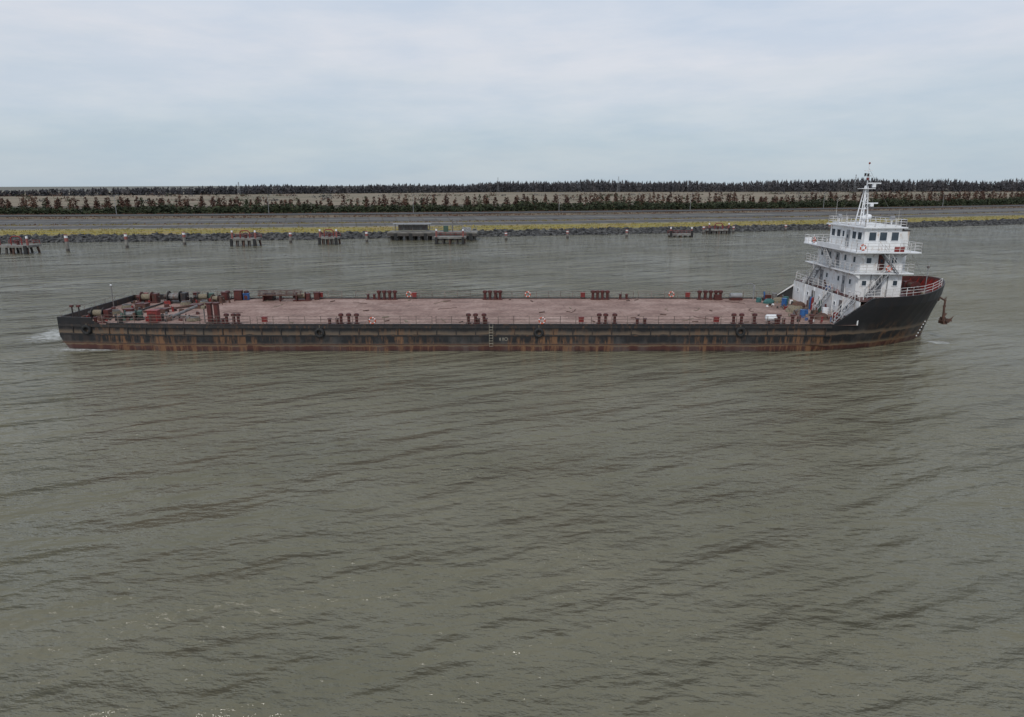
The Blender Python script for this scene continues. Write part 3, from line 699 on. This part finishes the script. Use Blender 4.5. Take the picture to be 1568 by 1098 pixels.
Hr.rail([(34.7,YC-7.9,5.0),(34.7,Y0+.5,5.0)],h=.9,sp=1,n=3,k='railwhite'); Hr.rail([(34.7,Y0+2,5.0),(34.7,YC+7.9,5.0)],h=.9,sp=1.2,n=3,k='railwhite')
Hr.torus((35.2,Y0-1.15,10.2),(0,1,0),.27,.065,'orange',k2='whiteclean'); Hr.torus((38.3,Y0-.75,8.05),(0,1,0),.27,.065,'orange',k2='whiteclean'); Hr.torus((XA-.97,78.9,10.2),(1,0,0),.27,.065,'orange',k2='whiteclean')
Hr.obj(ship)
Sr=B('stairs')
def stair(p0,p1,w_,axis='x',k='smokegrey'):
    p0=Vector(p0);p1=Vector(p1); o=Vector((0,w_/2,0)) if axis=='x' else Vector((w_/2,0,0)); n=9
    for s in (-1,1):
        Sr.cyl(p0+o*s,p1+o*s,.06,k,seg=5); Sr.cyl(p0+o*s+Vector((0,0,.85)),p1+o*s+Vector((0,0,.85)),.028,'railwhite',seg=5)
        for q in (.05,.35,.65,.95):
            a=p0.lerp(p1,q)+o*s; Sr.cyl(a,a+Vector((0,0,.85)),.028,'railwhite',seg=5)
    for i in range(n):
        c=p0.lerp(p1,(i+.5)/n); Sr.box(c,(.24,w_,.04) if axis=='x' else (w_,.24,.04),k)
stair((36.4,69.75,5.0),(38.4,69.75,7.5),.6); stair((39.2,69.5,7.56),(37.4,69.5,9.66),.6)
stair((33.0,73.9,2.65),(34.7,73.9,5.0),.7); stair((34.9,80.2,5.0),(35.0,77.9,7.5),.6,'y'); stair((34.9,74.6,7.56),(34.9,77.2,9.66),.55,'y')
stair((32.6,YC-7.1,2.65),(34.6,YC-7.1,5.0),.6)
Sr.obj(ship)
Ma=B('mast'); mx,my=37.6,74.6
for s,t in((-1,-1),(-1,1),(1,0)):
    Ma.cyl((mx+s*.55,my+t*.5,12.25),(mx+s*.12,my+t*.1,16.2),.07,'whiteclean',r1=.05)
for z,q in((13,.85),(13.8,.65),(14.6,.48),(15.4,.3)):
    a=[(mx-.55*q,my-.5*q,z),(mx-.55*q,my+.5*q,z),(mx+.55*q,my,z),(mx-.55*q,my-.5*q,z)]; Ma.tube(a,.04,'whiteclean')
for i in range(4):
    z=12.5+i*.85; q=.9-.2*i; Ma.cyl((mx-.5*q,my-.5*q,z),(mx+.5*(q-.18),my,z+.8),.03,'whiteclean')
Ma.cyl((mx,my,12.25),(mx,my,18.4),.085,'whiteclean',r1=.04)
Ma.box((mx,my,15.9),(1.5,.9,.06),'whiteclean'); Ma.box((mx,my,17.2),(.08,1.5,.08),'whiteclean'); Ma.box((mx,my,17.75),(.9,.07,.07),'whiteclean')
Ma.box((mx+.75,my,16.2),(.3,.3,.35),'whiteclean'); Ma.box((mx+.75,my,16.45),(1.9,.16,.14),'whiteclean',.4)
Ma.box((mx+.6,my-.3,14.4),(1.4,.15,.12),'whiteclean',.2); Ma.box((mx+.6,my-.3,14.2),(.3,.3,.3),'whiteclean')
Ma.box((mx,my,16.9),(.2,.2,.25),'brightred'); Ma.ball((mx,my,18.5),.11,'brightred'); Ma.box((mx-.3,my-.6,17.3),(.16,.16,.3),'black'); Ma.box((mx+.0,my+.6,17.35),(.16,.16,.3),'black')
for x,y,h in((36.4,71.5,2.2),(36.4,78.3,2.6),(39.6,71.3,1.7),(39.4,78.2,2.4),(36.5,76,1.2)): Ma.cyl((x,y,12.2),(x,y,12.2+h),.025,'railwhite',r1=.012,seg=5)
Ma.ball((36.7,72.6,12.95),.28,'whiteclean',12,8); Ma.cyl((36.7,72.6,12.2),(36.7,72.6,12.8),.06,'whiteclean'); Ma.ball((39.2,76.6,12.9),.35,'whiteclean',12,8,(1,1,.8)); Ma.cyl((39.2,76.6,12.2),(39.2,76.6,12.7),.08,'whiteclean')
for x,y in((39.5,72.3),(39.5,77.9),(36.3,77.2)):
    Ma.cyl((x,y,12.2),(x,y,12.8),.05,'whiteclean'); Ma.cyl((x-.2,y,12.95),(x+.2,y,12.95),.22,'smokegrey',seg=12)
for a,b2 in(((mx,my,18),(45.6,YC,6.2)),((mx,my,17.2),(36.2,71,12.2)),((mx,my,17.2),(36.2,78.6,12.2)),((mx,my,17.6),(40,76.5,12.2))): Ma.cyl(a,b2,.014,'steel',seg=4)
Ma.box((41.05,73.2,9.4),(1.1,1.5,4.4),'white'); Ma.box((41.05,73.2,11.65),(1.2,1.6,.12),'black')
for y in (72.8,73.5): Ma.tube([(41.05,y,11.6),(41.05,y,12.5),(41.3,y,12.8)],.14,'black',10)
Ma.obj(ship,.01)
Fg=B('anchor_windlass')
winch(Fg,43.4,YC-1.6,5.0,1.05,'red','rustbrown',1.57); winch(Fg,43.4,YC+1.8,5.0,1.05,'red','rustbrown',1.57)
for y in(-4.2,4.2):
    for s in(-.35,.35): Fg.cyl((42.4+s,YC+y,5),(42.4+s,YC+y,5.6),.15,'red',seg=10)
for i in range(26):
    x=R.uniform(40.6,44.6); y=YC+R.uniform(-4.2,4.2); s=R.uniform(.15,.45); Fg.box((x,y,5+s/2),(s,s*1.3,s),R.choice(['red','steel','rope','black','rustbrown']),R.uniform(0,3),taper=.8)
Fg.cyl((45.9,YC,5.0),(45.9,YC,8.0),.05,'smokegrey',r1=.03); Fg.box((45.9,YC,7.5),(.2,.2,.25),'steel')
Fg.cyl((40.9,YC-5.5,5),(40.9,YC-5.5,5.8),.28,'red',seg=12)
Fg.obj(ship)
def anchor(y,sg):
    A=B('anchor'); x=46.35; z=2.9
    A.tube([(45.7,y-.3*sg,4.7),(x,y,4.3),(x,y,z+.6)],.09,'rustbrown',8)
    for q in range(8): A.torus((x,y,4.6-q*.16),(q%2,1-q%2,0),.1,.03,'rustbrown',n=8,m_=4)
    A.cyl((x,y,z+.7),(x+.1,y,z-.9),.11,'rustbrown',r1=.15,seg=8)
    A.box((x+.1,y,z-.95),(.45,.9,.32),'rustbrown')
    for t in(-1,1):
        A.add([(x+.1,y+t*.35,z-1.05),(x+.1,y+t*.6,z-.85),(x+.75,y+t*.75,z-.05),(x+.25,y+t*.35,z-.8),(x+.35,y+t*.62,z-.95),(x+.8,y+t*.6,z-.15)],[(0,1,2),(0,2,5),(0,5,3),(1,4,2),(4,5,2),(3,4,5)],'rustbrown')
        A.box((x+.35,y+t*.5,z-.62),(.7,.22,.3),'rustbrown',0,.7)
    A.torus((x,y,z+.78),(0,1,0),.14,.04,'rustbrown',n=10,m_=5)
    A.obj(ship)
anchor(72.3,-1); anchor(78.5,1)
Hp=B('hawse_pipes')
for y,s in((72.6,-1),(78.2,1)): Hp.torus((45.8,y,4.6),(1,.6*s,0),.3,.1,'rustbrown')
Hp.obj(ship)

m,nt,b=newmat('foam'); M['foam']=m
g=objvec(nt); n=noise(nt,1.6,7,.75,g,mapscale=(.6,1.6,1)); uv=N(nt,'ShaderNodeTexCoord')
sx=N(nt,'ShaderNodeSeparateXYZ'); nt.links.new(uv.outputs['Generated'],sx.inputs[0])
fx=math_(nt,'MULTIPLY',math_(nt,'SINE',math_(nt,'MULTIPLY',sx.outputs[0],3.14159)),math_(nt,'SINE',math_(nt,'MULTIPLY',sx.outputs[1],3.14159)))
v=math_(nt,'MULTIPLY',n.outputs[0],math_(nt,'POWER',fx,.4)); r=ramp(nt,[(.36,0.),(.52,.8)]); nt.links.new(v,r.inputs[0])
b.inputs['Base Color'].default_value=(.58,.59,.56,1); nt.links.new(r.outputs[0],b.inputs['Alpha']); b.inputs['Roughness'].default_value=.8
for (a,b2,c,d) in((-48.5,66.3,-38,69.4),(-55,69,-45.8,82),(43.5,69.6,47.0,72.0)):
    Q=B('wake_foam'); Q.add([(a,b2,.03),(c,b2,.03),(c,d,.03),(a,d,.03)],[(0,1,2,3)],'foam'); Q.obj()
